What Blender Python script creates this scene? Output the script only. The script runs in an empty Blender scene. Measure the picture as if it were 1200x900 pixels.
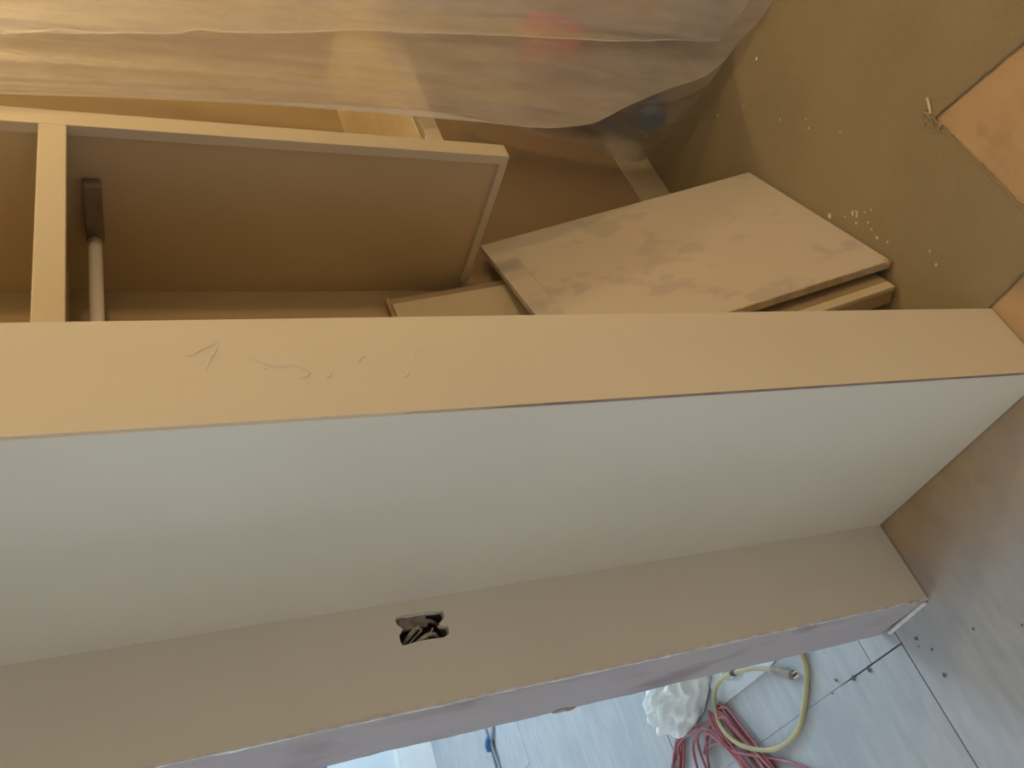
import bpy, bmesh, math, random
from mathutils import Vector, Matrix, noise

random.seed(7)
S = bpy.context.scene
COL = S.collection

# ------------------------------------------------------------------ camera
cam_d = bpy.data.cameras.new('camera')
cam = bpy.data.objects.new('camera', cam_d)
COL.objects.link(cam)
cam_d.sensor_fit = 'HORIZONTAL'
cam_d.sensor_width = 36.0
cam_d.lens = 984.763 / 1200 * 36.0
cam_d.clip_start = 0.02
rows = [[-0.3036356, 0.7559888, -0.5799020],
        [-0.2861560, -0.6528949, -0.7013151],
        [-0.9088015, -0.0470018, 0.4145729]]
M = Matrix(rows).to_4x4()
M.translation = (0, 0, 1.6)
cam.matrix_world = M
S.camera = cam

# ------------------------------------------------------------------ world, lights, exposure
W = bpy.data.worlds.new('world')
S.world = W
W.use_nodes = True
W.node_tree.nodes['Background'].inputs[0].default_value = (0.62, 0.78, 1.0, 1)
W.node_tree.nodes['Background'].inputs[1].default_value = 1.0

S.view_settings.view_transform = 'Standard'
S.view_settings.look = 'None'
S.view_settings.exposure = 0.72
S.view_settings.gamma = 1.0
S.view_settings.use_curve_mapping = False


def area(name, loc, target, sx, sy, energy, color):
    d = bpy.data.lights.new(name, 'AREA')
    d.shape = 'RECTANGLE'
    d.size, d.size_y = sx, sy
    d.energy = energy
    d.color = color
    o = bpy.data.objects.new(name, d)
    COL.objects.link(o)
    o.location = loc
    o.rotation_euler = (Vector(target) - Vector(loc)).to_track_quat('-Z', 'Y').to_euler()
    return o


# daylight through the far window and the side window, plus an added near-room fill
area('far_window_daylight', (-1.45, 5.55, 1.35), (0.4, 1.0, 0.5), 1.5, 1.2, 33, (0.72, 0.84, 1.0))
area('side_window_daylight', (3.55, 3.75, 1.55), (0.3, 3.75, 0.3), 1.5, 1.3, 74, (0.56, 0.77, 1.0))
area('near_fill_light', (-2.6, -0.35, 1.4), (0.6, 0.9, 1.1), 1.5, 1.2, 9.5, (0.92, 0.91, 1.0))  # added fill for the stub wall and switch wall, no known window


def bulb(name, loc, energy, color, r):
    d = bpy.data.lights.new(name, 'POINT')
    d.energy = energy
    d.color = color
    d.shadow_soft_size = r
    o = bpy.data.objects.new(name, d)
    COL.objects.link(o)
    o.location = loc
    return o


bulb('work_light', (1.72, -1.2, 1.69), 23, (1.0, 0.69, 0.33), 0.08)
bulb('sheet_fill', (1.82, 0.56, 2.30), 11, (1.0, 0.73, 0.40), 0.08)  # added warm fill that brightens the hanging sheet and pine board


# ------------------------------------------------------------------ materials
def mat(name, color, rough=0.6, spec=0.3, var=None, var_scale=4.0, var_lo=0.4, var_hi=0.65,
        bump=0.0, bump_scale=60.0, var2=None, var2_scale=30.0, stretch=(1, 1, 1), metal=0.0, detail=4.0):
    m = bpy.data.materials.new(name)
    m.use_nodes = True
    nt = m.node_tree
    N, L = nt.nodes, nt.links
    b = N['Principled BSDF']
    b.inputs['Roughness'].default_value = rough
    b.inputs['Specular IOR Level'].default_value = spec
    b.inputs['Metallic'].default_value = metal
    b.inputs['Base Color'].default_value = (*color, 1)
    tc = N.new('ShaderNodeTexCoord')
    mp = N.new('ShaderNodeMapping')
    mp.inputs['Scale'].default_value = stretch
    L.new(tc.outputs['Object'], mp.inputs['Vector'])
    last = None

    def layer(prev, col2, scale, lo, hi):
        n = N.new('ShaderNodeTexNoise')
        n.inputs['Scale'].default_value = scale
        n.inputs['Detail'].default_value = detail
        L.new(mp.outputs[0], n.inputs['Vector'])
        r = N.new('ShaderNodeMapRange')
        r.inputs['From Min'].default_value = lo
        r.inputs['From Max'].default_value = hi
        L.new(n.outputs['Fac'], r.inputs['Value'])
        mx = N.new('ShaderNodeMix')
        mx.data_type = 'RGBA'
        if prev is None:
            mx.inputs[6].default_value = (*color, 1)
        else:
            L.new(prev, mx.inputs[6])
        mx.inputs[7].default_value = (*col2, 1)
        L.new(r.outputs[0], mx.inputs[0])
        return mx.outputs[2]
    if var:
        last = layer(last, var, var_scale, var_lo, var_hi)
    if var2:
        last = layer(last, var2, var2_scale, 0.45, 0.75)
    if last is not None:
        L.new(last, b.inputs['Base Color'])
    if bump > 0:
        n = N.new('ShaderNodeTexNoise')
        n.inputs['Scale'].default_value = bump_scale
        n.inputs['Detail'].default_value = 5
        L.new(mp.outputs[0], n.inputs['Vector'])
        bp = N.new('ShaderNodeBump')
        bp.inputs['Strength'].default_value = bump
        bp.inputs['Distance'].default_value = 0.004
        L.new(n.outputs['Fac'], bp.inputs['Height'])
        L.new(bp.outputs[0], b.inputs['Normal'])
    return m


PAINT = mat('wall_paint', (0.71, 0.655, 0.535), 0.55, 0.3, var=(0.68, 0.625, 0.505), var_scale=2.5, bump=0.10, bump_scale=22)
PAINT_FAR = mat('far_paint', (0.72, 0.76, 0.76), 0.5, 0.3, var=(0.66, 0.71, 0.72), var_scale=3)
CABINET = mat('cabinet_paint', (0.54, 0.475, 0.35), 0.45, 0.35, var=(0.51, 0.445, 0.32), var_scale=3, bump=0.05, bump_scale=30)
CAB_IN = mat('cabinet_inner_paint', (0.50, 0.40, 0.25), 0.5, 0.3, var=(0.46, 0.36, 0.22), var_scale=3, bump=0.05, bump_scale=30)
BROWNCOVER = mat('brown_wall_cover', (0.36, 0.27, 0.17), 0.5, 0.3, var=(0.33, 0.245, 0.155), var_scale=3)
RAWWOOD = mat('raw_pine', (0.95, 0.83, 0.58), 0.6, 0.2, var=(0.90, 0.77, 0.51), var_scale=3, stretch=(1, 14, 14))
RAWEDGE = mat('raw_fibreboard_edge', (0.55, 0.38, 0.20), 0.8, 0.1, var=(0.42, 0.28, 0.15), var_scale=30, bump=0.4)
BOARDP = mat('patched_board_paint', (0.61, 0.56, 0.50), 0.6, 0.25, var=(0.52, 0.485, 0.46), var_scale=13.0, var_lo=0.54, var_hi=0.62,
             var2=(0.66, 0.59, 0.50), var2_scale=3, bump=0.12, bump_scale=40, stretch=(1, 1, 0.75), detail=2.5)
BOARDEDGE = mat('board_edge_paint', (0.56, 0.47, 0.35), 0.6, 0.25, var=(0.45, 0.36, 0.26), var_scale=25, bump=0.2)
BOARDLIGHT = mat('plain_board_paint', (0.62, 0.55, 0.42), 0.55, 0.3, var=(0.58, 0.51, 0.39), var_scale=6)
BOARDDARK = mat('brown_and_shade_board', (0.46, 0.36, 0.24), 0.55, 0.3, var=(0.40, 0.31, 0.21), var_scale=6)  # brown board tone, also paints the shade on the tucked door
DRYWALL = mat('bare_drywall_paper', (0.44, 0.395, 0.395), 0.85, 0.1, var=(0.30, 0.25, 0.25), var_scale=7, var_lo=0.54, var_hi=0.70,
              var2=(0.48, 0.44, 0.45), var2_scale=5, bump=0.3, bump_scale=50, stretch=(1, 1, 0.5))
PAINTLIP = mat('torn_paint_lip', (0.74, 0.72, 0.70), 0.6, 0.2, var=(0.6, 0.56, 0.52), var_scale=40)
TORN = mat('torn_brown_paper', (0.36, 0.29, 0.23), 0.9, 0.1, var=(0.5, 0.44, 0.38), var_scale=40)
CRACK = mat('crack_filler', (0.25, 0.21, 0.22), 0.8, 0.1, var=(0.36, 0.31, 0.31), var_scale=20)
ROD = mat('rod_metal', (0.92, 0.90, 0.87), 0.3, 0.5, metal=0.0, var=(0.84, 0.81, 0.78), var_scale=8)
DARKMETAL = mat('dark_bracket', (0.22, 0.17, 0.12), 0.6, 0.3, var=(0.16, 0.12, 0.08), var_scale=20)
BOXGREY = mat('junction_box_grey', (0.26, 0.27, 0.27), 0.6, 0.3, var=(0.16, 0.17, 0.18), var_scale=25)
SHEATH = mat('wire_sheath', (0.55, 0.50, 0.42), 0.6, 0.3, var=(0.40, 0.36, 0.30), var_scale=40)
MUD = mat('mud_tab', (0.30, 0.25, 0.19), 0.8, 0.1, var=(0.16, 0.14, 0.11), var_scale=45, bump=0.5)
COPPER = mat('bare_wire', (0.55, 0.42, 0.28), 0.45, 0.5, var=(0.45, 0.33, 0.22), var_scale=40)
REDWIRE = mat('red_wire', (0.35, 0.08, 0.05), 0.5, 0.3, var=(0.28, 0.06, 0.04), var_scale=40)
REDCORD = mat('red_cord', (0.36, 0.10, 0.12), 0.5, 0.35, var=(0.46, 0.19, 0.21), var_scale=14, var_lo=0.45, var_hi=0.7)
YELCORD = mat('yellow_cord', (0.52, 0.44, 0.20), 0.5, 0.35, var=(0.42, 0.37, 0.22), var_scale=14)
PLUG = mat('plug_rubber', (0.30, 0.25, 0.19), 0.6, 0.3, var=(0.24, 0.20, 0.16), var_scale=40)
BLACK = mat('black_rubber', (0.03, 0.03, 0.035), 0.5, 0.3, var=(0.05, 0.05, 0.055), var_scale=20)
GREYWIRE = mat('grey_wire', (0.25, 0.30, 0.36), 0.5, 0.3, var=(0.34, 0.40, 0.46), var_scale=9)
BLUETIE = mat('blue_tie', (0.05, 0.14, 0.30), 0.5, 0.3, var=(0.04, 0.10, 0.24), var_scale=20)
RAG = mat('white_cloth', (0.80, 0.83, 0.82), 0.9, 0.1, var=(0.68, 0.72, 0.72), var_scale=14, bump=0.25, bump_scale=70)
PALEPATCH = mat('pale_floor_patch', (0.70, 0.72, 0.75), 0.8, 0.15, var=(0.64, 0.66, 0.70), var_scale=6)
CHIP = mat('plaster_chip', (0.72, 0.64, 0.50), 0.8, 0.1, var=(0.62, 0.54, 0.40), var_scale=60)
SPECK = mat('dark_speck', (0.12, 0.12, 0.13), 0.8, 0.1, var=(0.2, 0.19, 0.18), var_scale=60)
FIBRE = mat('torn_fibre', (0.50, 0.40, 0.26), 0.9, 0.1, var=(0.36, 0.27, 0.16), var_scale=60)
REDPL = mat('red_plastic', (0.88, 0.09, 0.03), 0.45, 0.4, var=(0.80, 0.07, 0.025), var_scale=5)
BLUEPL = mat('blue_cloth', (0.10, 0.17, 0.30), 0.8, 0.2, var=(0.07, 0.12, 0.22), var_scale=7)
CARD = mat('cardboard', (0.20, 0.155, 0.11), 0.85, 0.1, var=(0.17, 0.13, 0.09), var_scale=4)
CEIL = mat('ceiling_paint', (0.74, 0.70, 0.62), 0.8, 0.1, var=(0.72, 0.68, 0.60), var_scale=2)
FRAME = mat('window_frame_paint', (0.80, 0.80, 0.78), 0.4, 0.4, var=(0.76, 0.76, 0.74), var_scale=5)
TAPE = mat('blue_tape', (0.10, 0.20, 0.40), 0.6, 0.2, var=(0.08, 0.16, 0.34), var_scale=20)


def mat_carpet():
    m = mat('brown_underlay', (0.32, 0.27, 0.18), 0.95, 0.05, var=(0.28, 0.235, 0.155), var_scale=3.0,
            var2=(0.36, 0.30, 0.20), var2_scale=420, bump=0.5, bump_scale=600)
    return m


CARPET = mat_carpet()


def mat_subfloor():
    m = bpy.data.materials.new('dusty_subfloor')
    m.use_nodes = True
    N, L = m.node_tree.nodes, m.node_tree.links
    b = N['Principled BSDF']
    b.inputs['Roughness'].default_value = 0.7
    b.inputs['Specular IOR Level'].default_value = 0.2
    geo = N.new('ShaderNodeNewGeometry')
    sep = N.new('ShaderNodeSeparateXYZ')
    L.new(geo.outputs['Position'], sep.inputs[0])

    def noise_(scale, stretch=(1, 1, 1), detail=4):
        mp = N.new('ShaderNodeMapping')
        mp.inputs['Scale'].default_value = stretch
        L.new(geo.outputs['Position'], mp.inputs[0])
        n = N.new('ShaderNodeTexNoise')
        n.inputs['Scale'].default_value = scale
        n.inputs['Detail'].default_value = detail
        L.new(mp.outputs[0], n.inputs['Vector'])
        return n.outputs['Fac']

    def rng(v, a, b_, c=0.0, d=1.0):
        r = N.new('ShaderNodeMapRange')
        r.inputs['From Min'].default_value = a
        r.inputs['From Max'].default_value = b_
        r.inputs['To Min'].default_value = c
        r.inputs['To Max'].default_value = d
        L.new(v, r.inputs['Value'])
        return r.outputs[0]

    def mix(f, a, b_):
        x = N.new('ShaderNodeMix')
        x.data_type = 'RGBA'
        for i, v in ((0, f), (6, a), (7, b_)):
            if isinstance(v, tuple):
                x.inputs[i].default_value = (*v, 1)
            else:
                L.new(v, x.inputs[i])
        return x.outputs[2]

    def math_(op, a, b_):
        x = N.new('ShaderNodeMath')
        x.operation = op
        for i, v in enumerate((a, b_)):
            if isinstance(v, float):
                x.inputs[i].default_value = v
            else:
                L.new(v, x.inputs[i])
        return x.outputs[0]
    grain = noise_(6.0, (1.5, 2.5, 1.0), 5)
    wood = mix(rng(grain, 0.35, 0.7), (0.52, 0.38, 0.23), (0.45, 0.32, 0.20))
    wood = mix(rng(noise_(9.0), 0.6, 0.72), wood, (0.36, 0.27, 0.20))
    streak = noise_(7.0, (1.2, 5.0, 1.0), 6)
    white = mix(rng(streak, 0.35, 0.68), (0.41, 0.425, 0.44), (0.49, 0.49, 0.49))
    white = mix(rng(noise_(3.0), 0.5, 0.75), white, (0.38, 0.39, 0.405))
    # white tone over the far room floor, giving way to wood tone towards the closet
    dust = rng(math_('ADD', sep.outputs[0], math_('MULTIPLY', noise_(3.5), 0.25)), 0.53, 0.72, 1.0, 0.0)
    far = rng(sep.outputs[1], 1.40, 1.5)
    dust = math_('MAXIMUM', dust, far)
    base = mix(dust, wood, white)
    L.new(base, b.inputs['Base Color'])
    bp = N.new('ShaderNodeBump')
    bp.inputs['Strength'].default_value = 0.25
    bp.inputs['Distance'].default_value = 0.003
    L.new(streak, bp.inputs['Height'])
    L.new(bp.outputs[0], b.inputs['Normal'])
    return m


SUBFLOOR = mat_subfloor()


def mat_plastic(name, opacity, tint):
    m = bpy.data.materials.new(name)
    m.use_nodes = True
    N, L = m.node_tree.nodes, m.node_tree.links
    N.remove(N['Principled BSDF'])
    out = N['Material Output']
    tc = N.new('ShaderNodeTexCoord')
    mp = N.new('ShaderNodeMapping')
    mp.inputs['Scale'].default_value = (1.0, 1.0, 0.35)
    L.new(tc.outputs['Object'], mp.inputs[0])
    n = N.new('ShaderNodeTexNoise')
    n.inputs['Scale'].default_value = 26
    n.inputs['Detail'].default_value = 6
    L.new(mp.outputs[0], n.inputs['Vector'])
    bp = N.new('ShaderNodeBump')
    bp.inputs['Strength'].default_value = 0.55
    bp.inputs['Distance'].default_value = 0.012
    L.new(n.outputs['Fac'], bp.inputs['Height'])
    df = N.new('ShaderNodeBsdfDiffuse')
    tl = N.new('ShaderNodeBsdfTranslucent')
    gl = N.new('ShaderNodeBsdfGlossy')
    tr = N.new('ShaderNodeBsdfTransparent')
    rf = N.new('ShaderNodeBsdfRefraction')
    rf.inputs['IOR'].default_value = 1.12
    rf.inputs['Roughness'].default_value = 0.45
    for q in (df, tl):
        q.inputs['Color'].default_value = (*tint, 1)
        L.new(bp.outputs[0], q.inputs['Normal'])
    gl.inputs['Roughness'].default_value = 0.28
    gl.inputs['Color'].default_value = (1, 1, 1, 1)
    L.new(bp.outputs[0], gl.inputs['Normal'])

    def mx(f, a, b_):
        x = N.new('ShaderNodeMixShader')
        if isinstance(f, float):
            x.inputs[0].default_value = f
        else:
            L.new(f, x.inputs[0])
        L.new(a.outputs[0], x.inputs[1])
        L.new(b_.outputs[0], x.inputs[2])
        return x
    body = mx(0.5, df, tl)
    see = mx(0.32, tr, rf)
    r = N.new('ShaderNodeMapRange')
    r.inputs['From Min'].default_value = 0.3
    r.inputs['From Max'].default_value = 0.7
    r.inputs['To Min'].default_value = opacity - 0.08
    r.inputs['To Max'].default_value = opacity + 0.08
    L.new(n.outputs['Fac'], r.inputs['Value'])
    mm = mx(r.outputs[0], see, body)
    fr = N.new('ShaderNodeLayerWeight')
    fr.inputs['Blend'].default_value = 0.12
    sc = N.new('ShaderNodeMath')
    sc.operation = 'MULTIPLY'
    sc.inputs[1].default_value = 0.5
    L.new(fr.outputs['Fresnel'], sc.inputs[0])
    fin = mx(sc.outputs[0], mm, gl)
    L.new(fin.outputs[0], out.inputs[0])
    return m


PLASTIC = mat_plastic('milky_plastic_film', 0.43, (0.95, 0.93, 0.90))
PLASTIC_THIN = mat_plastic('thin_plastic_film', 0.24, (0.90, 0.88, 0.86))


def mat_glass():
    m = bpy.data.materials.new('window_glass')
    m.use_nodes = True
    N, L = m.node_tree.nodes, m.node_tree.links
    N.remove(N['Principled BSDF'])
    t = N.new('ShaderNodeBsdfTransparent')
    g = N.new('ShaderNodeBsdfGlossy')
    g.inputs['Roughness'].default_value = 0.02
    x = N.new('ShaderNodeMixShader')
    x.inputs[0].default_value = 0.06
    L.new(t.outputs[0], x.inputs[1])
    L.new(g.outputs[0], x.inputs[2])
    L.new(x.outputs[0], N['Material Output'].inputs[0])
    return m


GLASS = mat_glass()


# ------------------------------------------------------------------ helpers
def link(name, bm, m, parent=None, origin=(0, 0, 0), smooth=False):
    """verts of bm are world coordinates; the object's origin is set at origin"""
    o_ = Vector(origin)
    po = Vector(parent['_o']) if parent is not None and '_o' in parent else Vector((0, 0, 0))
    for v in bm.verts:
        v.co -= o_
    me = bpy.data.meshes.new(name)
    bm.normal_update()
    bm.to_mesh(me)
    bm.free()
    me.materials.append(m)
    if smooth:
        for p in me.polygons:
            p.use_smooth = True
    o = bpy.data.objects.new(name, me)
    COL.objects.link(o)
    if parent is not None:
        o.parent = parent
    o.location = o_ - po
    o['_o'] = list(o_)
    return o


def empty(name, loc, label, cat, group=None):
    o = bpy.data.objects.new(name, None)
    COL.objects.link(o)
    o.location = loc
    o['_o'] = list(loc)
    return tag(o, label, cat, group)


def tag(o, label, cat, group=None):
    o['label'] = label
    o['category'] = cat
    if group:
        o['group'] = group
    return o


def structure(o):
    o['kind'] = 'structure'
    return o


def box_bm(x0, x1, y0, y1, z0, z1, bev=0.0, bm=None, seg=2):
    own = bm is None
    b = bmesh.new()
    vs = [b.verts.new(p) for p in ((x0, y0, z0), (x1, y0, z0), (x1, y1, z0), (x0, y1, z0),
                                   (x0, y0, z1), (x1, y0, z1), (x1, y1, z1), (x0, y1, z1))]
    for f in ((0, 3, 2, 1), (4, 5, 6, 7), (0, 1, 5, 4), (1, 2, 6, 5), (2, 3, 7, 6), (3, 0, 4, 7)):
        b.faces.new([vs[i] for i in f])
    if bev > 0:
        bmesh.ops.bevel(b, geom=b.edges[:], offset=bev, segments=seg, affect='EDGES', profile=0.6)
    if own:
        return b
    me = bpy.data.meshes.new('tmp')
    b.to_mesh(me)
    b.free()
    bm.from_mesh(me)
    bpy.data.meshes.remove(me)
    return bm


def oriented_box(P, e1, e2, e3, bev=0.002):
    """box with corner P and edge vectors e1, e2, e3 (world)"""
    b = bmesh.new()
    P, e1, e2, e3 = map(Vector, (P, e1, e2, e3))
    vs = [b.verts.new(P + e1 * i + e2 * j + e3 * k) for k in (0, 1) for j in (0, 1) for i in (0, 1)]
    for f in ((0, 2, 3, 1), (4, 5, 7, 6), (0, 1, 5, 4), (1, 3, 7, 5), (3, 2, 6, 7), (2, 0, 4, 6)):
        b.faces.new([vs[i] for i in f])
    bmesh.ops.recalc_face_normals(b, faces=b.faces[:])
    if bev > 0:
        bmesh.ops.bevel(b, geom=b.edges[:], offset=bev, segments=2, affect='EDGES', profile=0.6)
    return b


def spline(pts, n):
    """Catmull-Rom through pts, n points per span"""
    P = [Vector(p) for p in pts]
    P = [2 * P[0] - P[1]] + P + [2 * P[-1] - P[-2]]
    out = []
    for i in range(1, len(P) - 2):
        for k in range(n):
            t = k / n
            a, b, c, d = P[i - 1], P[i], P[i + 1], P[i + 2]
            out.append(0.5 * ((2 * b) + (c - a) * t + (2 * a - 5 * b + 4 * c - d) * t * t + (3 * b - a - 3 * c + d) * t ** 3))
    out.append(P[-2])
    return out


def tube(pts, r, sides=8, bm=None, taper=None):
    b = bm or bmesh.new()
    rings = []
    up = Vector((0.13, 0.21, 0.97)).normalized()
    n = len(pts)
    for i, p in enumerate(pts):
        d = (pts[min(i + 1, n - 1)] - pts[max(i - 1, 0)]).normalized()
        u = d.cross(up)
        if u.length < 1e-4:
            u = d.cross(Vector((1, 0, 0)))
        u.normalize()
        w = u.cross(d).normalized()
        rr = r * (taper(i / (n - 1)) if taper else 1)
        rings.append([b.verts.new(p + (u * math.cos(a) + w * math.sin(a)) * rr)
                      for a in [2 * math.pi * k / sides for k in range(sides)]])
    for i in range(n - 1):
        for k in range(sides):
            b.faces.new((rings[i][k], rings[i][(k + 1) % sides], rings[i + 1][(k + 1) % sides], rings[i + 1][k]))
    b.faces.new(rings[0][::-1])
    b.faces.new(rings[-1])
    return b


def prism(poly, z0, z1):
    """extruded polygon in the xy plane"""
    b = bmesh.new()
    lo = [b.verts.new((x, y, z0)) for x, y in poly]
    hi = [b.verts.new((x, y, z1)) for x, y in poly]
    n = len(poly)
    for i in range(n):
        b.faces.new((lo[i], lo[(i + 1) % n], hi[(i + 1) % n], hi[i]))
    for ring in (lo, hi):
        es = [b.edges.get((ring[i], ring[(i + 1) % n])) for i in range(n)]
        bmesh.ops.triangle_fill(b, use_beauty=True, use_dissolve=False, edges=es)
    bmesh.ops.recalc_face_normals(b, faces=b.faces[:])
    return b


def rough_line(p, q, n, amp, seed):
    out = []
    for i in range(n):
        t = i / n
        x = p[0] + (q[0] - p[0]) * t
        y = p[1] + (q[1] - p[1]) * t
        a = 0 if i == 0 else amp
        out.append((x + a * noise.noise((i * .63, seed, 0)), y + a * noise.noise((i * .63, seed, 5.3))))
    return out


# ------------------------------------------------------------------ room shell
ZC = 2.45
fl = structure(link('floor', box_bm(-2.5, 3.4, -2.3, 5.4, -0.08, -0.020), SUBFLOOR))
# subfloor panels with recessed joints
panels = [(-2.5, -0.75, -2.3, 0.28), (-0.747, 0.81, -2.3, 0.28), (0.813, 3.4, -2.3, 0.28),
          (-2.5, -0.2, 0.283, 1.499), (-0.197, 2.2, 0.283, 1.499), (2.203, 3.4, 0.283, 1.499),
           (0.4035, 0.62, 1.503, 1.6165), (0.4035, 1.7, 1.6185, 2.617), (1.703, 3.4, 1.503, 2.617),
          (0.623, 1.7, 1.503, 1.6165), (-2.5, -0.6, 2.623, 3.84), (-0.597, 1.85, 2.623, 3.84), (1.853, 3.4, 2.623, 3.84),
          (-2.5, 0.9, 3.843, 5.4), (0.9027, 3.4, 3.843, 5.4)]
for x0, x1, y0, y1 in panels:
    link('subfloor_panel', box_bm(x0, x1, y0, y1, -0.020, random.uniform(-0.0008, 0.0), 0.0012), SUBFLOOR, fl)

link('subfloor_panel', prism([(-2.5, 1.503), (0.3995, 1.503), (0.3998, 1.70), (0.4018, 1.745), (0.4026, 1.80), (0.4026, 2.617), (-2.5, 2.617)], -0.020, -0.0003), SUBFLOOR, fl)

structure(link('ceiling', box_bm(-2.5, 3.4, -2.3, 5.5, ZC, ZC + 0.06), CEIL))
structure(link('wall_front', box_bm(-2.5, 3.4, -2.36, -2.3, 0, ZC), PAINT))


def wall_with_opening(name, axis, pos, thick, a0, a1, o0, o1, z0, z1, m):
    b = bmesh.new()
    for (s0, s1, q0, q1) in ((a0, o0, 0, ZC), (o1, a1, 0, ZC), (o0, o1, 0, z0), (o0, o1, z1, ZC)):
        if axis == 'y':
            box_bm(s0, s1, pos, pos + thick, q0, q1, bm=b)
        else:
            box_bm(pos, pos + thick, s0, s1, q0, q1, bm=b)
    return structure(link(name, b, m))


wall_with_opening('wall_far', 'y', 5.28, 0.12, -2.5, 3.3, -2.2, -0.7, 0.65, 2.05, PAINT_FAR)
wall_with_opening('wall_left', 'x', -2.5, 0.12, -2.3, 5.28, -1.1, 0.4, 0.75, 2.05, PAINT)
wall_with_opening('wall_right', 'x', 3.3, 0.12, -2.3, 5.4, 2.9, 4.6, 0.8, 2.2, PAINT)


def window(name, axis, pos, o0, o1, z0, z1):
    def bx(s0, s1, q0, q1, d0, d1, b=None):
        if axis == 'y':
            return box_bm(s0, s1, pos + d0, pos + d1, q0, q1, 0.004, bm=b)
        return box_bm(pos + d0, pos + d1, s0, s1, q0, q1, 0.004, bm=b)
    w = bmesh.new()
    for a in ((o0, o0 + .05, z0, z1), (o1 - .05, o1, z0, z1), (o0 + .05, o1 - .05, z0, z0 + .05), (o0 + .05, o1 - .05, z1 - .05, z1)):
        bx(*a, 0.03, 0.08, w)
    o = structure(link(name, w, FRAME))
    zm = (z0 + z1) / 2
    link('sash_rail', bx(o0 + .05, o1 - .05, zm - .02, zm + .02, .035, .075), FRAME, o)
    for q0, q1 in ((z0 + .05, zm - .02), (zm + .02, z1 - .05)):
        link('pane', bx(o0 + .05, o1 - .05, q0, q1, .052, .056), GLASS, o)
    return o


window('window_1', 'y', 5.28, -2.2, -0.7, 0.65, 2.05)
window('fill_window', 'x', -2.5, -1.1, 0.4, 0.75, 2.05)  # made-up window around the added near-room fill
window('window_2', 'x', 3.3, 2.9, 4.6, 0.8, 2.2)

# baseboards
bf = bmesh.new()
box_bm(-2.38, 3.3, 5.245, 5.28, 0.0, 0.21, 0.003, bm=bf)
box_bm(-2.38, 3.3, 5.255, 5.28, 0.21, 0.235, 0.006, bm=bf)
structure(link('baseboard_far', bf, FRAME))
structure(link('baseboard_back', box_bm(0.82, 3.3, 1.335, 1.36, 0.0, 0.135, 0.003), CABINET))

# back wall (the face with the switch opening, and on behind the closet): solid slab with a ragged cut-out
hole = [(0.608, 1.193), (0.611, 1.180), (0.609, 1.168), (0.6095, 1.150), (0.609, 1.133), (0.606, 1.1065), (0.598, 1.1055), (0.591, 1.108),
        (0.583, 1.119), (0.579, 1.117), (0.576, 1.105), (0.568, 1.1045), (0.560, 1.107), (0.556, 1.118), (0.5575, 1.143), (0.557, 1.165),
        (0.5545, 1.193), (0.562, 1.1955), (0.575, 1.195), (0.580, 1.189), (0.584, 1.186), (0.590, 1.190), (0.593, 1.194), (0.601, 1.1955)]
XA, YA, YB = 0.445, 1.36, 1.545
b = bmesh.new()
outer = [(XA, 0.004), (XA, ZC), (1.3, ZC), (3.3, ZC), (3.3, 0.004), (1.3, 0.004)]
fo = [b.verts.new((x, YA, z)) for x, z in outer]
fh = [b.verts.new((x, YA, z)) for x, z in hole]
bo = [b.verts.new((x, YB, z)) for x, z in outer]
hb = [b.verts.new((x, YA + 0.016, z)) for x, z in hole]
es = []
for ring in (fo, fh):
    for i in range(len(ring)):
        es.append(b.edges.new((ring[i], ring[(i + 1) % len(ring)])))
bmesh.ops.triangle_fill(b, use_beauty=True, use_dissolve=False, edges=es)
for f0, b0 in ((fo, bo), (fh, hb)):
    for i in range(len(f0)):
        j = (i + 1) % len(f0)
        b.faces.new((f0[i], f0[j], b0[j], b0[i]))
b.faces.new(bo)
bmesh.ops.recalc_face_normals(b, faces=b.faces[:])
wb = structure(link('wall_back', b, PAINT))

# bare end of that wall: ragged drywall paper, torn paint lip, torn flakes, bead of caulk at the foot
def strip_x(x0, x1, front, back, z0, z1, n):
    """thin slab facing -x between two wavy edges y=front(z), y=back(z)"""
    bb = bmesh.new()
    R = []
    for i in range(n + 1):
        z = z0 + (z1 - z0) * i / n
        yf, yb = front(z), back(z)
        R.append([bb.verts.new((x, y, z)) for x, y in ((x0, yf), (x0, yb), (x1, yb), (x1, yf))])
    for i in range(n):
        for k in range(4):
            bb.faces.new((R[i][k], R[i][(k + 1) % 4], R[i + 1][(k + 1) % 4], R[i + 1][k]))
    bb.faces.new(R[0])
    bb.faces.new(R[-1])
    bmesh.ops.recalc_face_normals(bb, faces=bb.faces[:])
    return bb


def wav(z, s, a, f=14):
    return a * noise.noise((z * f, s, 0.3)) + a * .6 * noise.noise((z * f * 4.3, s, 2.3))


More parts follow.
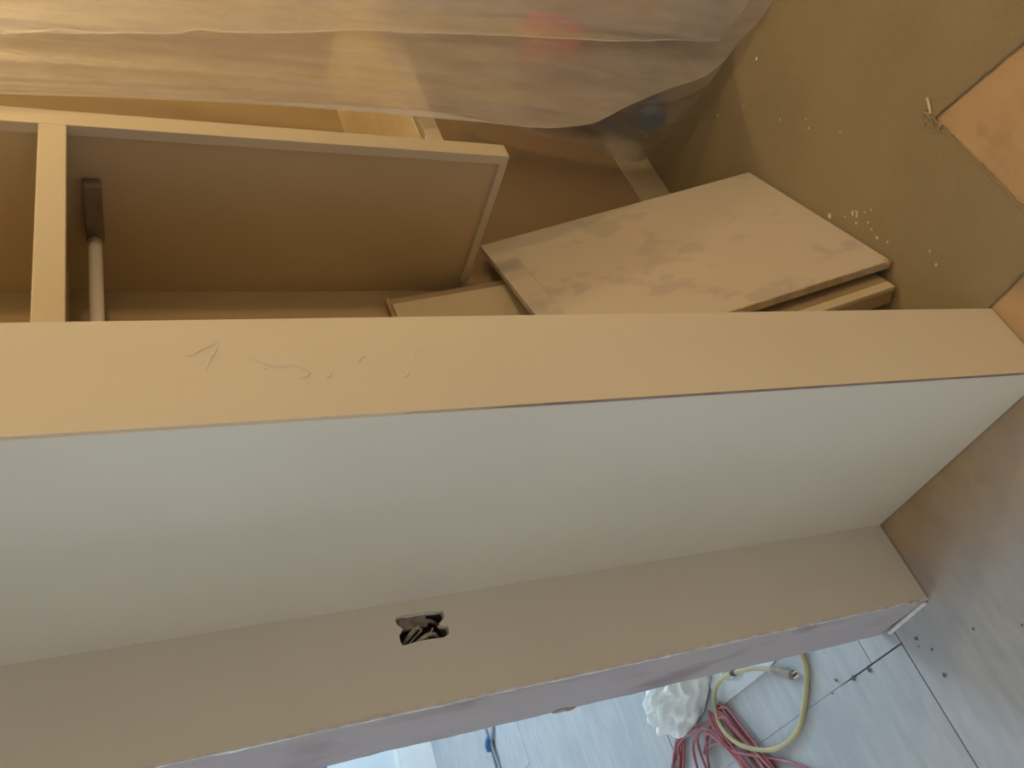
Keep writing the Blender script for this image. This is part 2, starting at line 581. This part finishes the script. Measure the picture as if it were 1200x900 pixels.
link('bare_drywall_end', strip_x(0.4425, 0.446, lambda z: 1.3625 + wav(z, 1, .003), lambda z: 1.547 + wav(z, 9, .006, 8), 0.004, ZC, 260), DRYWALL, wb)
link('paint_lip', strip_x(0.4412, 0.446, lambda z: 1.3595 + wav(z, 1, .001), lambda z: 1.3640 + wav(z, 4, .006, 22), 0.004, ZC, 360), PAINTLIP, wb)
link('caulk_bead', tube(spline([(0.441, 1.372, .003), (0.438, 1.42, .004), (0.4365, 1.46, .003), (0.434, 1.512, .003)], 8), 0.0055, 8), PAINTLIP, wb, smooth=True)
for (y, z, r) in ((1.365, 0.035, .008), (1.367, 0.075, .006), (1.362, .055, .006), (1.372, .018, .009), (1.364, .13, .005), (1.545, .86, .012), (1.549, .84, .01), (1.366, .30, .005)):
    bb = bmesh.new()
    k = 9
    ring = [bb.verts.new((0.4409, y + r * (.6 + .5 * random.random()) * math.cos(2 * math.pi * i / k), max(.005, z + 1.5 * r * (.6 + .5 * random.random()) * math.sin(2 * math.pi * i / k)))) for i in range(k)]
    ring2 = [bb.verts.new((0.4435, v.co.y, v.co.z)) for v in ring]
    bb.faces.new(ring)
    bb.faces.new(ring2[::-1])
    for i in range(k):
        bb.faces.new((ring[i], ring2[i], ring2[(i + 1) % k], ring[(i + 1) % k]))
    bmesh.ops.recalc_face_normals(bb, faces=bb.faces[:])
    link('torn_flake', bb, TORN, wb)

# middle wall: the stub that juts out towards the camera
XB0, XB1, YE = 0.635, 0.811, 0.816
bmm = bmesh.new()
box_bm(XB0, XB1, YE, 1.3605, 0.004, ZC, bm=bmm)
ve = [e for e in bmm.edges if abs(e.verts[0].co.z - e.verts[1].co.z) > 1 and e.verts[0].co.y < 1]
bmesh.ops.bevel(bmm, geom=ve, offset=0.003, segments=3, affect='EDGES')
wm = structure(link('wall_middle', bmm, PAINT))
# hairline crack of the corner bead, wavering
pts = [Vector((XB0 + .0006 + .0006 * noise.noise((z * 9, 0, 0)), YE + .0006, z)) for z in [0.02 + i * .02 for i in range(64)]]
link('corner_crack', tube(pts, 0.0014, 6, taper=lambda t: 1.0 if t < .8 else max(.2, (1 - t) * 5)), CRACK, wm)
marks = [[(.745, 1.537), (.748, 1.526), (.756, 1.515), (.762, 1.505), (.767, 1.496)],
         [(.764, 1.496), (.752, 1.5), (.740, 1.507), (.721, 1.514)],
         [(.737, 1.462), (.736, 1.455), (.727, 1.440), (.7235, 1.43), (.7235, 1.41), (.717, 1.395), (.712, 1.39)],
         [(.711, 1.388), (.704, 1.396), (.701, 1.404)], [(.722, 1.445), (.718, 1.442)],
         [(.700, 1.372), (.703, 1.366), (.710, 1.361)], [(.735, 1.245), (.743, 1.24), (.748, 1.238)], [(.722, 1.325), (.733, 1.318), (.737, 1.31)],
         [(.695, 1.27), (.70, 1.262), (.705, 1.262)], [(.73, 1.22), (.724, 1.216)]]
for mk in marks:
    p = spline([(x, YE + .0002, z) for x, z in mk], 6)
    link('plaster_ridge', tube(p, 0.0017, 6, taper=lambda t: .35 + .65 * math.sin(math.pi * min(1, max(0, t)))), PAINT, wm, smooth=True)

# ------------------------------------------------------------------ brown underlay on the closet side
outl = []
corners = [(0.813, 0.800), (0.811, 0.636), (1.205, 0.632), (1.136, 0.424), (1.02, 0.02), (0.95, -2.28), (3.28, -2.28), (3.28, 1.33), (0.817, 1.33)]
amps = [.004, .004, .006, .006, .006, 0, 0, 0, .002]
ns = [12, 40, 30, 40, 40, 2, 2, 2, 40]
for i, c in enumerate(corners):
    outl += rough_line(c, corners[(i + 1) % len(corners)], ns[i], amps[i], i * 3.1)
cp = link('carpet_underlay', prism(outl, 0.0006, 0.006), CARPET)
tag(cp, 'worn brown underlay carpet covering the closet side floor, cut with ragged edges', 'carpet')
# frayed lip along the cut
for i, (a, q) in enumerate((((0.84, .640), (1.20, .634)), ((1.203, .63), (1.10, .30)), ((.813, .65), (.815, .795)))):
    L_ = rough_line(a, q, 36, .006, 20 + i) + [q]
    p = [Vector((x, y, .005 + .002 * noise.noise((k * .9, i, 0)))) for k, (x, y) in enumerate(L_)]
    link('frayed_edge', tube(p, .004, 6, taper=lambda t: .7 + .5 * noise.noise((t * 30, i, 0))), CARPET, cp)

# ------------------------------------------------------------------ built-in wardrobe
wr = empty('built_in_wardrobe', (1.44, 0.96, 0.832), 'cream built-in wardrobe with open dark compartment, face frame and hanging rod', 'wardrobe')
YF = 0.95


def wpart(name, a, m=CABINET, bev=0.0015):
    return link(name, box_bm(*a, bev), m, wr, ((a[0] + a[1]) / 2, a[2], a[4]))


wpart('stile', (1.420, 1.463, YF, YF + .022, 0.832, 2.44))
wpart('rail', (0.812, 1.4198, YF, YF + .022, 1.677, 1.720))
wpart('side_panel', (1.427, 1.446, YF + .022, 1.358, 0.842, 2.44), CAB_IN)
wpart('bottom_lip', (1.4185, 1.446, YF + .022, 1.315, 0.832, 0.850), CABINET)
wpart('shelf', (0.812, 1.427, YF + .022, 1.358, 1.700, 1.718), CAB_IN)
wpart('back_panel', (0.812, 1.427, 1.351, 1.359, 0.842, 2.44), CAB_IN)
wpart('bottom_rail', (1.4632, 2.40, YF, YF + .022, 0.971, 1.008))
wpart('bottom_board', (1.446, 2.36, YF + .022, 1.35, 0.990, 1.008), RAWWOOD)
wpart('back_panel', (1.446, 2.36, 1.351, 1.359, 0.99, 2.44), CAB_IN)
wpart('added_wall_cover', (0.814, 2.9, 1.338, 1.358, 0.135, 0.84), BROWNCOVER)  # added sheet over the wall, browner and darker than its paint
wpart('side_panel', (2.36, 2.38, YF + .022, 1.358, 0.971, 2.44), CABINET)
wpart('stile', (2.36, 2.40, YF, YF + .022, 1.008, 2.44))
cl = link('rod_bracket', box_bm(1.402, 1.427, 1.064, 1.200, 1.629, 1.661, 0.004), DARKMETAL, wr, (1.415, 1.13, 1.63))
cl['label'] = 'dark bracket on the side panel'
rd = link('hanging_rod', tube([Vector((.812, 1.196, 1.646)), Vector((1.0, 1.196, 1.646)), Vector((1.403, 1.196, 1.646))], .0125, 24), ROD, wr, (1.1, 1.196, 1.646), smooth=True)
rd['label'] = 'pale metal rod'

# ------------------------------------------------------------------ loose boards leaning in the closet
P1, P2, T1 = Vector((1.592, 1.060, 0.0125)), Vector((1.060, 0.910, 0.0125)), Vector((1.527, 1.290, 0.772))
ew = P2 - P1                       # along the foot, towards the stub wall
et = T1 - P1                       # up the board
wd, td = ew.normalized(), et.normalized()
nb = wd.cross(td).normalized()
if nb.y < 0:
    nb = -nb                       # points away from the camera, into the closet
b1 = empty('leaning_board', (P1 + P2) / 2, 'large tan board blotched with grey filler, leaning foremost against the back wall', 'board')
link('panel', oriented_box(P1, ew, et * 0.926, nb * .018, .0012), BOARDP, b1, (P1 + P2) / 2)
link('end_strip', oriented_box(P1 + et * .9262 + nb * .0002, ew, et * .0738, nb * .0176, .0007), BOARDP, b1, P1 + et * .926)
E0 = P2 + wd * .0002
link('edging', oriented_box(E0, wd * .003, et, nb * .0185, .0006), BOARDEDGE, b1, P2)
# chipped corner at the foot
ch = bmesh.new()
bmesh.ops.create_icosphere(ch, subdivisions=2, radius=.009, matrix=Matrix.Translation(P2 + et * .012 + nb * .004))
for v in ch.verts:
    v.co += Vector(noise.noise_vector(v.co * 90)) * .003
link('chipped_corner', ch, RAWEDGE, b1, P2)

# second board behind the first, a thick door seen by its edge
Q2 = Vector((1.002, 0.936, 0.0205))
wd2 = Vector((-0.962, -0.272, 0)).normalized()
td2 = Vector((-.062, .245, .77)).normalized()
nb2 = wd2.cross(td2).normalized()
if nb2.y < 0:
    nb2 = -nb2
td2 = nb2.cross(wd2).normalized()
if td2.z < 0:
    td2 = -td2
Q1 = Q2 - wd2 * .34
b2 = empty('leaning_door', (Q1 + Q2) / 2, 'thick cream cabinet door tucked behind the blotched board, only its side edge showing', 'cabinet door')
link('shaded_door_face', oriented_box(Q1, wd2 * .3125, td2 * .46, nb2 * .012, .0015), BOARDDARK, b2, Q1)  # dark colour paints in the shade of the board in front
es_ = link('edge_strip', oriented_box(Q2 - wd2 * .027, wd2 * .027, td2 * .46, nb2 * .012, .0025), BOARDLIGHT, b2, Q2)
es_['label'] = 'pale strip along the door edge'
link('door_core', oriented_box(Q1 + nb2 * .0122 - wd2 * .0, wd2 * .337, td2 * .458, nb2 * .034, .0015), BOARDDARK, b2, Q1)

# third board at the back, raw top end
A0 = Vector((1.368, 1.320, 1.047))     # top right corner
A1 = Vector((1.391, 1.283, 0.782))      # a point down its right edge
dn = (A1 - A0).normalized()
lf = Vector((-0.055, 0.0, -0.022)).normalized()
lf = (lf - dn * lf.dot(dn)).normalized()
nb3 = dn.cross(lf).normalized()
if nb3.y < 0:
    nb3 = -nb3
LEN3 = (1.047 - 0.012) / -dn.z
b3 = empty('narrow_board', A0 + dn * LEN3, 'narrow pale board with raw brown top end, standing behind the others under the hanging panel', 'board')
link('face', oriented_box(A0 + lf * .020, lf * .20, dn * (LEN3 - .02), nb3 * .016, .001), BOARDLIGHT, b3, A0)
link('rebated_edge', oriented_box(A0 + nb3 * .005, lf * .0198, dn * (LEN3 - .02), nb3 * .011, .001), BOARDDARK, b3, A0)
link('raw_top_end', oriented_box(A0 - dn * .003, lf * .22, dn * .012, nb3 * .0165 - nb3 * .0, .001), RAWEDGE, b3, A0)

# ------------------------------------------------------------------ switch opening
sb = empty('switch_box', (0.583, 1.42, 1.15), 'open switch box with loose wires in a ragged wall cut-out', 'switch box')
bx = bmesh.new()
x0, x1, y0, y1, z0, z1 = .548, .618, 1.377, 1.445, 1.098, 1.202
for a in ((x0, x1, y1 - .003, y1, z0, z1), (x0, x0 + .003, y0, y1, z0, z1), (x1 - .003, x1, y0, y1, z0, z1), (x0, x1, y0, y1, z0, z0 + .003), (x0, x1, y0, y1, z1 - .003, z1)):
    box_bm(*a, bm=bx)
link('metal_box', bx, BOXGREY, sb, (.583, 1.41, 1.15))
link('plaster_tab', box_bm(.588, .612, 1.374, 1.380, 1.135, 1.197, .002), MUD, sb, (.6, 1.376, 1.165))
link('sheathed_cable', tube(spline([(.603, 1.42, 1.10), (.603, 1.39, 1.125), (.592, 1.378, 1.15), (.578, 1.385, 1.172), (.566, 1.43, 1.185)], 8), .0042, 8), SHEATH, sb, (.58, 1.39, 1.15), smooth=True)
link('sheathed_cable', tube(spline([(.568, 1.425, 1.112), (.570, 1.385, 1.122), (.571, 1.372, 1.138), (.562, 1.378, 1.160), (.560, 1.43, 1.166)], 8), .0040, 8), SHEATH, sb, (.57, 1.39, 1.14), smooth=True)
link('bare_wire', tube(spline([(.600, 1.43, 1.19), (.590, 1.380, 1.168), (.583, 1.372, 1.150), (.575, 1.380, 1.160), (.562, 1.390, 1.178), (.560, 1.43, 1.18)], 8), .0016, 6), COPPER, sb, (.58, 1.39, 1.16), smooth=True)
link('bare_wire', tube(spline([(.585, 1.43, 1.12), (.582, 1.376, 1.128), (.574, 1.370, 1.135), (.566, 1.378, 1.150), (.560, 1.385, 1.170)], 8), .0016, 6), COPPER, sb, (.57, 1.39, 1.14), smooth=True)
rw = link('wire', tube(spline([(.556, 1.43, 1.125), (.558, 1.383, 1.13), (.560, 1.380, 1.145), (.558, 1.43, 1.155)], 8), .0022, 6), REDWIRE, sb, (.56, 1.39, 1.14), smooth=True)
rw['label'] = 'dark red wire'

# ------------------------------------------------------------------ plastic sheets
Bp = [(1.512, .930, .884), (1.507, .930, .804), (1.512, .930, .717), (1.535, .930, .62), (1.557, .930, .565), (1.616, .930, .48), (1.665, .928, .405),
      (1.733, .922, .285), (1.815, .912, .12), (1.893, .869, .009), (1.855, .768, .009), (1.838, .693, .009), (1.82, .60, .009)]
Tp = [(1.425, .930), (1.475, .925), (1.53, .932), (1.59, .925), (1.65, .92), (1.72, .93), (1.79, .925), (1.87, .92), (1.95, .91), (2.03, .88), (2.09, .80), (2.13, .70), (2.16, .60)]
nU = 12
B_ = spline(Bp, nU)
T_ = spline([(x, y, 2.44) for x, y in Tp], nU)
NB = len(B_) - 1


def sheet_point(s, t, out=0.0):
    """point of the hanging sheet: s along its width (0 at the free left edge), t up its height, out = offset towards the room"""
    f = min(max(s, 0), 1) * NB
    i = min(int(f), NB - 1)
    f -= i
    p = B_[i].lerp(B_[i + 1], f).lerp(T_[i].lerp(T_[i + 1], f), t)
    p.x += 0.018 * math.sin(math.pi * min(1, t * 1.6)) * (1 - s)
    edge = min(1.0, s * NB / 10)
    u = s * 8
    slant = u + 0.9 * (p.z - 1.0)
    w = 0.010 * math.sin(slant * 3.1 + 1.2 * noise.noise((slant * .8, p.z * .6, 0)))
    w += 0.022 * noise.noise((slant * 1.1, p.z * 0.45, 3.0))
    r = 1 - abs(noise.noise((slant * 2.1, p.z * .35, 9.0)))
    w += 0.012 * (r ** 9)
    w += 0.0012 * noise.noise((u * 9, p.z * 9, 1.0))
    low = max(0.0, 1 - p.z / 0.9)
    w += 0.012 * low * noise.noise((u * 3.2, p.z * 7.0, 7.0))
    w += 0.006 * low * noise.noise((u * 9, p.z * 15, 2.0)) + 0.003 * low * noise.noise((u * 22, p.z * 30, 6.0))
    grounded = min(1.0, p.z / .12) if s * NB > 9 * nU - 4 else 1.0
    rise = min(1.0, t * 8)
    rise = .12 + .88 * rise * rise * (3 - 2 * rise)
    n_ = (Vector((-.15, -1, 0)) if s < .6 else Vector((-.15, -1, 0)).lerp(Vector((-1, -.4, 0)), min(1, (s - .6) * 4))).normalized()
    p += n_ * (w * edge * grounded * rise + out)
    p.z = max(p.z, .009)
    return p


def sheet_bm(s_of, n_s, n_t, t0, t1, out_of):
    bb = bmesh.new()
    G = []
    for k in range(n_t + 1):
        t = t0 + (t1 - t0) * (k / n_t) ** 1.15
        G.append([bb.verts.new(sheet_point(s_of(i / n_s, t), t, out_of(i / n_s, t))) for i in range(n_s + 1)])
    for k in range(n_t):
        for i in range(n_s):
            bb.faces.new((G[k][i], G[k][i + 1], G[k + 1][i + 1], G[k + 1][i]))
    return bb


ps = link('plastic_sheet', sheet_bm(lambda v, t: v, 165, 96, 0, 1, lambda v, t: 0.0), PLASTIC, None, (1.8, .9, 0.009), smooth=True)


def lap_edge(t):
    # where the outer lap of the folded sheet ends: a long slanting edge
    z = .25 + 2.1 * t
    e = .60 + .26 * max(-.25, (.92 - z)) - (.30 * (z - 1.05) if z > 1.05 else 0)
    return min(.97, max(.06, e + .012 * noise.noise((z * 4, 2.2, 0)) + .005 * noise.noise((z * 13, 4.2, 0))))


lap = link('outer_lap', sheet_bm(lambda v, t: lap_edge(t) + (1 - lap_edge(t)) * v ** 1.6, 70, 96, 0.03, 1,
                                 lambda v, t: .008 + .012 * math.exp(-v * 9) + .006 * noise.noise((v * 6, t * 5, 3))), PLASTIC, ps, (1.9, .85, .05), smooth=True)
rim = [sheet_point(lap_edge(t), t, .021) for t in [.03 + .62 * k / 90 for k in range(91)]]
link('lap_hem', tube(rim, .0022, 6), PLASTIC, ps, (1.9, .85, .05), smooth=True)
tag(ps, 'large milky plastic dust sheet hanging in folds over the right side of the wardrobe', 'plastic sheet')

Lc = spline([(2.10, 1.15, .72), (2.025, 1.25, .53), (1.95, 1.25, .30), (1.931, 1.262, .232), (1.965, 1.30, .09), (2.032, 1.309, .008)], 10)
Rc = spline([(1.98, 0.96, .80), (1.96, 0.95, .55), (1.94, .95, .36), (1.92, .94, .22), (1.905, .91, .09), (1.897, .872, .008)], 10)
bm = bmesh.new()
G = []
nW = 44
for a, c in zip(Lc, Rc):
    row = []
    for k in range(nW + 1):
        t = k / nW
        p = a.lerp(c, t)
        lowf = max(0, 1 - p.z / .4)
        p.x += -.012 * math.sin(math.pi * t) * lowf
        w = (.022 * noise.noise((t * 5 + p.z * 3, p.z * 2.2, 4)) + .008 * noise.noise((t * 16, p.z * 9, 8))) * math.sin(math.pi * t) ** .5
        p.x += w * min(1, p.z / .06 + .15)
        p.z = max(p.z, .008)
        row.append(bm.verts.new(p))
    G.append(row)
for i in range(len(G) - 1):
    for k in range(nW):
        bm.faces.new((G[i][k], G[i][k + 1], G[i + 1][k + 1], G[i + 1][k]))
p2 = link('plastic_film', bm, PLASTIC_THIN, None, (1.95, 1.1, .008), smooth=True)
tag(p2, 'thin clear plastic film pulled down to the floor below the big milky sheet', 'plastic sheet')

# ------------------------------------------------------------------ things wrapped behind the plastic
cb = empty('cardboard_box', (2.37, 1.10, 0.007), 'brown cardboard box dimly seen behind the plastic sheet', 'box')
link('carton', box_bm(2.12, 2.57, .95, 1.24, .007, .33, .004), CARD, cb, (2.42, 1.1, .007))
link('flap', oriented_box((2.12, .948, .331), (.45, 0, .004), (0, .18, .012), (0, 0, .004), .001), CARD, cb, (2.4, 1, .33))
link('flap', oriented_box((2.12, 1.242, .331), (.45, 0, .004), (0, -.105, .012), (0, 0, .004), .001), CARD, cb, (2.4, 1.3, .33))
bk = bmesh.new()
prof = [(0, 0), (.056, 0), (.066, .01), (.072, .13), (.076, .135), (.076, .145), (.066, .148), (.034, .155), (.024, .16), (.024, .178), (.0, .18)]
NS = 28
rings = []
for r, z in prof:
    rings.append([bk.verts.new((2.165 + r * math.cos(2 * math.pi * k / NS), 1.04 + r * math.sin(2 * math.pi * k / NS), .350 + z)) for k in range(NS)] if r > 0 else [bk.verts.new((2.165, 1.04, .350 + z))])
for i in range(len(rings) - 1):
    a, c = rings[i], rings[i + 1]
    for k in range(NS):
        if len(a) == 1:
            bk.faces.new((a[0], c[(k + 1) % NS], c[k]))
        elif len(c) == 1:
            bk.faces.new((a[k], a[(k + 1) % NS], c[0]))
        else:
            bk.faces.new((a[k], a[(k + 1) % NS], c[(k + 1) % NS], c[k]))
tag(link('red_canister', bk, REDPL, None, (2.165, 1.04, .350), smooth=True), 'red plastic canister glowing faintly through the plastic sheet, on the cardboard box', 'canister')


def bundle(name, pts, r, m, label, cat, seed):
    p = spline(pts, 10)
    bb = tube(p, r, 20, taper=lambda t: max(.08, math.sin(math.pi * min(1, max(0, .04 + .92 * t))) ** .45))
    bmesh.ops.subdivide_edges(bb, edges=bb.edges[:], cuts=1, use_grid_fill=True)
    for v in bb.verts:
        v.co += Vector(noise.noise_vector(v.co * 14 + Vector((seed, 0, 0)))) * r * .28
        v.co.z = max(v.co.z, .0065)
    o = link(name, bb, m, None, (sum(q.x for q in p) / len(p), sum(q.y for q in p) / len(p), .0065), smooth=True)
    return tag(o, label, cat)


bundle('blue_bundle', [(2.06, .72, .07), (2.05, .80, .08), (2.06, .88, .07)], .075, BLUEPL, 'rolled blue cloth bundle behind the plastic sheet near the top edge of the photo', 'cloth bundle', 1)
bundle('navy_bundle', [(2.05, 1.14, .05), (2.06, 1.19, .05), (2.075, 1.25, .05)], .042, BLUEPL, 'small dark blue cloth bundle behind the thin film beside the baseboard', 'cloth bundle', 5)

# ------------------------------------------------------------------ cords, rag, pale patch in the far room
rc = []
random.seed(11)
ang0 = 0.0
loops = [(.22, 2.13, .36, .030, .40), (.21, 2.14, .365, .050, .43), (.23, 2.115, .355, .018, .37), (.20, 2.15, .37, .060, .36), (.22, 2.12, .36, .040, .45),
         (.415, 2.736, .26, .022, -.98), (.40, 2.73, .265, .040, -.94), (.42, 2.74, .25, .015, -1.02),
         (.17, 2.30, .375, .115, .22), (.16, 2.36, .36, .15, .10), (.12, 2.27, .38, .17, .30), (.21, 2.15, .37, .045, .41)]
path = []
for q, (cx, cy, a, bq, th) in enumerate(loops):
    for i in range(16):
        t = 2 * math.pi * i / 16
        x, y = a * math.cos(t), bq * math.sin(t)
        X = cx + x * math.cos(th) - y * math.sin(th) + random.uniform(-.008, .008)
        Y = cy + x * math.sin(th) + y * math.cos(th) + random.uniform(-.006, .006)
        near = math.exp(-((X - .5) ** 2 + (Y - 2.35) ** 2) / .02)
        path.append((X, Y, .006 + .004 * (q % 5) + .02 * near * (q / 10)))
path += [(.47, 2.43, .014), (.475, 2.37, .022), (.46, 2.31, .026), (.419, 2.262, .027), (.364, 2.155, .012), (.297, 2.031, .006), (.21, 1.93, .006)]
rc = tube(spline(path, 5), .0045, 7)
xc = link('red_extension_cord', rc, REDCORD, None, (.3, 2.35, .001), smooth=True)
tag(xc, 'dull red extension cord heaped in long loops beside the white rag', 'cord')

ypts = [(.70, 1.70, .009), (.60, 1.745, .008), (.528, 1.808, .008), (.491, 1.822, .008), (.459, 1.846, .008), (.416, 1.899, .008), (.379, 1.958, .008), (.364, 2.021, .009),
        (.366, 2.094, .012), (.387, 2.154, .022), (.42, 2.204, .034), (.461, 2.241, .036), (.508, 2.266, .028), (.55, 2.261, .024), (.578, 2.234, .028), (.599, 2.177, .030),
        (.591, 2.096, .030), (.565, 2.009, .018), (.531, 1.945, .012)]
yc = empty('yellow_extension_cord', (.45, 2.0, .001), 'dirty yellow cord lying in a wide loop with its plug end free', 'cord')
link('cable', tube(spline(ypts, 8), .0068, 9), YELCORD, yc, (.45, 2.0, .001), smooth=True)
pl_ = tube([Vector(q) for q in ((.535, 1.952, .012), (.531, 1.944, .012), (.518, 1.922, .012), (.506, 1.903, .012), (.492, 1.885, .012), (.490, 1.882, .012))], .0135, 10,
           taper=lambda t: .62 + .38 * min(1, t * 1.6))
pg = link('plug', pl_, PLUG, yc, (.51, 1.91, .012), smooth=True)
for s in (-.006, .006):
    link('prong', box_bm(.487 + s - .001, .487 + s + .001, 1.862, 1.884, .009, .015), ROD, pg, (.487, 1.88, .012))
yb = link('tie_band', tube([Vector((.593, 2.102, .030)), Vector((.588, 2.086, .030))], .0088, 10), BLACK, yc, (.59, 2.09, .012))
yb['label'] = 'black tie band'
link('band_tail', tube(spline([(.590, 2.09, .034), (.600, 2.075, .024), (.612, 2.058, .008)], 5), .0022, 6), BLACK, yc, (.6, 2.07, .01))


def heap(name, cx, cy, rx, ry, h, seed, m, label, rot=0):
    bb = bmesh.new()
    bmesh.ops.create_icosphere(bb, subdivisions=5, radius=1)
    for v in bb.verts:
        d = v.co.copy()
        n1 = noise.noise(d * 1.5 + Vector((seed, 0, 0)))
        rg = 1 - abs(noise.noise(d * 2.4 + Vector((0, seed, 0)))) * 2
        rg2 = 1 - abs(noise.noise(d * 5.2 + Vector((0, 0, seed)))) * 2
        s = 1 + .30 * n1 + .26 * rg + .13 * rg2
        x, y, z = d.x * rx * s, d.y * ry * s, d.z * h * (s if d.z > 0 else .2)
        v.co = Vector((cx + x * math.cos(rot) - y * math.sin(rot), cy + x * math.sin(rot) + y * math.cos(rot), max(.0015, z + .012)))
    return link(name, bb, m, None, (cx, cy, .0015), smooth=True)


rg_ = heap('rag', .668, 2.395, .078, .155, .085, 3.7, RAG, '', .35)
tag(rg_, 'crumpled white rag lying on the floor behind the wall end', 'rag')
rg2 = heap('rag', .642, 2.10, .036, .062, .011, 8.1, RAG, '', .25)
tag(rg2, 'flat tail of white cloth under the yellow cord, next to the crumpled rag', 'rag')
cd = link('pale_floor_patch', prism([(.549, 2.247), (.545, 1.984), (.556, 1.905), (.74, 1.93), (.76, 2.32)], .0004, .003), PALEPATCH, None, (.65, 2.1, .0004))  # flat patch lighter than the floor around it
tag(cd, 'flat lighter patch on the floor inside the yellow cord loop', 'card')

gw = empty('loose_wire', (1.1, 4.24, .001), 'two thin grey wires tied with a blue twist on the bright far floor', 'wire')
link('strand', tube(spline([(1.40, 4.32, .004), (1.27, 4.275, .005), (1.13, 4.235, .012), (1.03, 4.262, .006), (.8, 4.33, .004)], 8), .007, 7), GREYWIRE, gw, (1.1, 4.2, .001), smooth=True)
link('strand', tube(spline([(1.36, 4.05, .004), (1.20, 4.13, .005), (1.125, 4.205, .014), (1.01, 4.21, .006), (.8, 4.22, .004)], 8), .009, 7), GREYWIRE, gw, (1.1, 4.2, .001), smooth=True)
bt = link('twist_tie', tube(spline([(1.15, 4.20, .02), (1.125, 4.225, .026), (1.10, 4.24, .02)], 5), .018, 8), BLUETIE, gw, (1.12, 4.22, .01), smooth=True)
tp = link('tape_strip', box_bm(1.40, 1.60, 5.2775, 5.2796, .64, .70), TAPE, None, (1.5, 5.278, .64))
tag(tp, 'short strip of blue masking tape on the far wall above the baseboard', 'tape')

# ------------------------------------------------------------------ crumbs and chips
random.seed(5)


def chip(x, y, z, r, m, name, label, cat, group, long=1.6):
    bb = bmesh.new()
    bmesh.ops.create_icosphere(bb, subdivisions=1, radius=r)
    th = random.uniform(0, 3.14)
    for v in bb.verts:
        q = v.co + Vector(noise.noise_vector(v.co * (2 / r * .3) + Vector((x * 50, y * 50, 0)))) * r * .5
        q.x *= long
        q.z *= .45
        v.co = Vector((x + q.x * math.cos(th) - q.y * math.sin(th), y + q.x * math.sin(th) + q.y * math.cos(th), z + r * .42 + q.z))
    return tag(link(name, bb, m, None, (x, y, z)), label, cat, group)


for (x, y, r) in ((1.226, .909, .0045), (1.212, .905, .004), (1.201, .919, .003), (1.220, .900, .003), (1.279, .960, .0045), (1.129, .914 - .012, .004), (1.20, .885, .002), (1.175, .895, .0025),
                  (1.155, .90, .002), (1.190, .87, .002), (1.24, .93, .002), (1.10, .89, .002)):
    chip(x, y, .0062, r, CHIP, 'plaster_chip', 'tiny pale plaster chip on the brown underlay by the foot of the blotched board', 'chip', 'plaster chips by the blotched board')
for (x, y, r) in ((1.792, .834, .004), (1.745, .952, .0022), (1.827, 1.032, .003), (1.596, .895, .0025), (1.519, .842, .0025), (1.494, .853, .0022), (1.40, .80, .002), (1.0, .83, .0025), (.967, .84, .003)):
    chip(x, y, .0062, r, CHIP, 'plaster_chip', 'tiny pale speck of debris scattered on the open brown underlay', 'chip', 'specks scattered on the underlay', 1.3)
for (x, y, r) in ((.391, 1.454, .0035), (.354, 1.432, .003), (.299, 1.441, .004), (.375, 1.46, .002), (.343, 1.305, .003), (.395, 1.633, .0055), (.399, 1.693, .0055), (.42, 1.755, .004), (.40, 1.79, .003), (.30, 1.2, .0025), (.26, 1.16, .0025)):
    chip(x, y, 0.0003, r, SPECK, 'dark_crumb', 'tiny dark crumb on the white subfloor beyond the wall end', 'crumb', 'dark crumbs on the white subfloor', 1.3)
sp = link('wood_splinter', tube(spline([(1.242, .610, .011), (1.228, .618, .010), (1.212, .629, .009)], 4), .0028, 6), CHIP, None, (1.23, .62, .007))
tag(sp, 'pale wood splinter stuck at the torn corner of the underlay', 'splinter')
ft = empty('fibre_tuft', (1.195, .636, .006), 'small tuft of torn brown fibres at the corner of the underlay', 'fibre tuft')
for k in range(14):
    a = random.uniform(0, 6.28)
    x, y = 1.195 + random.uniform(-.03, .02), .638 + random.uniform(-.008, .01)
    l = random.uniform(.01, .03)
    link('fibre', tube(spline([(x, y, .006), (x + l * .5 * math.cos(a), y + l * .5 * math.sin(a), .010 + random.random() * .006), (x + l * math.cos(a), y + l * math.sin(a), .007)], 3), .0011, 4), FIBRE, ft, (x, y, .006))

for o in bpy.data.objects:
    if '_o' in o:
        del o['_o']
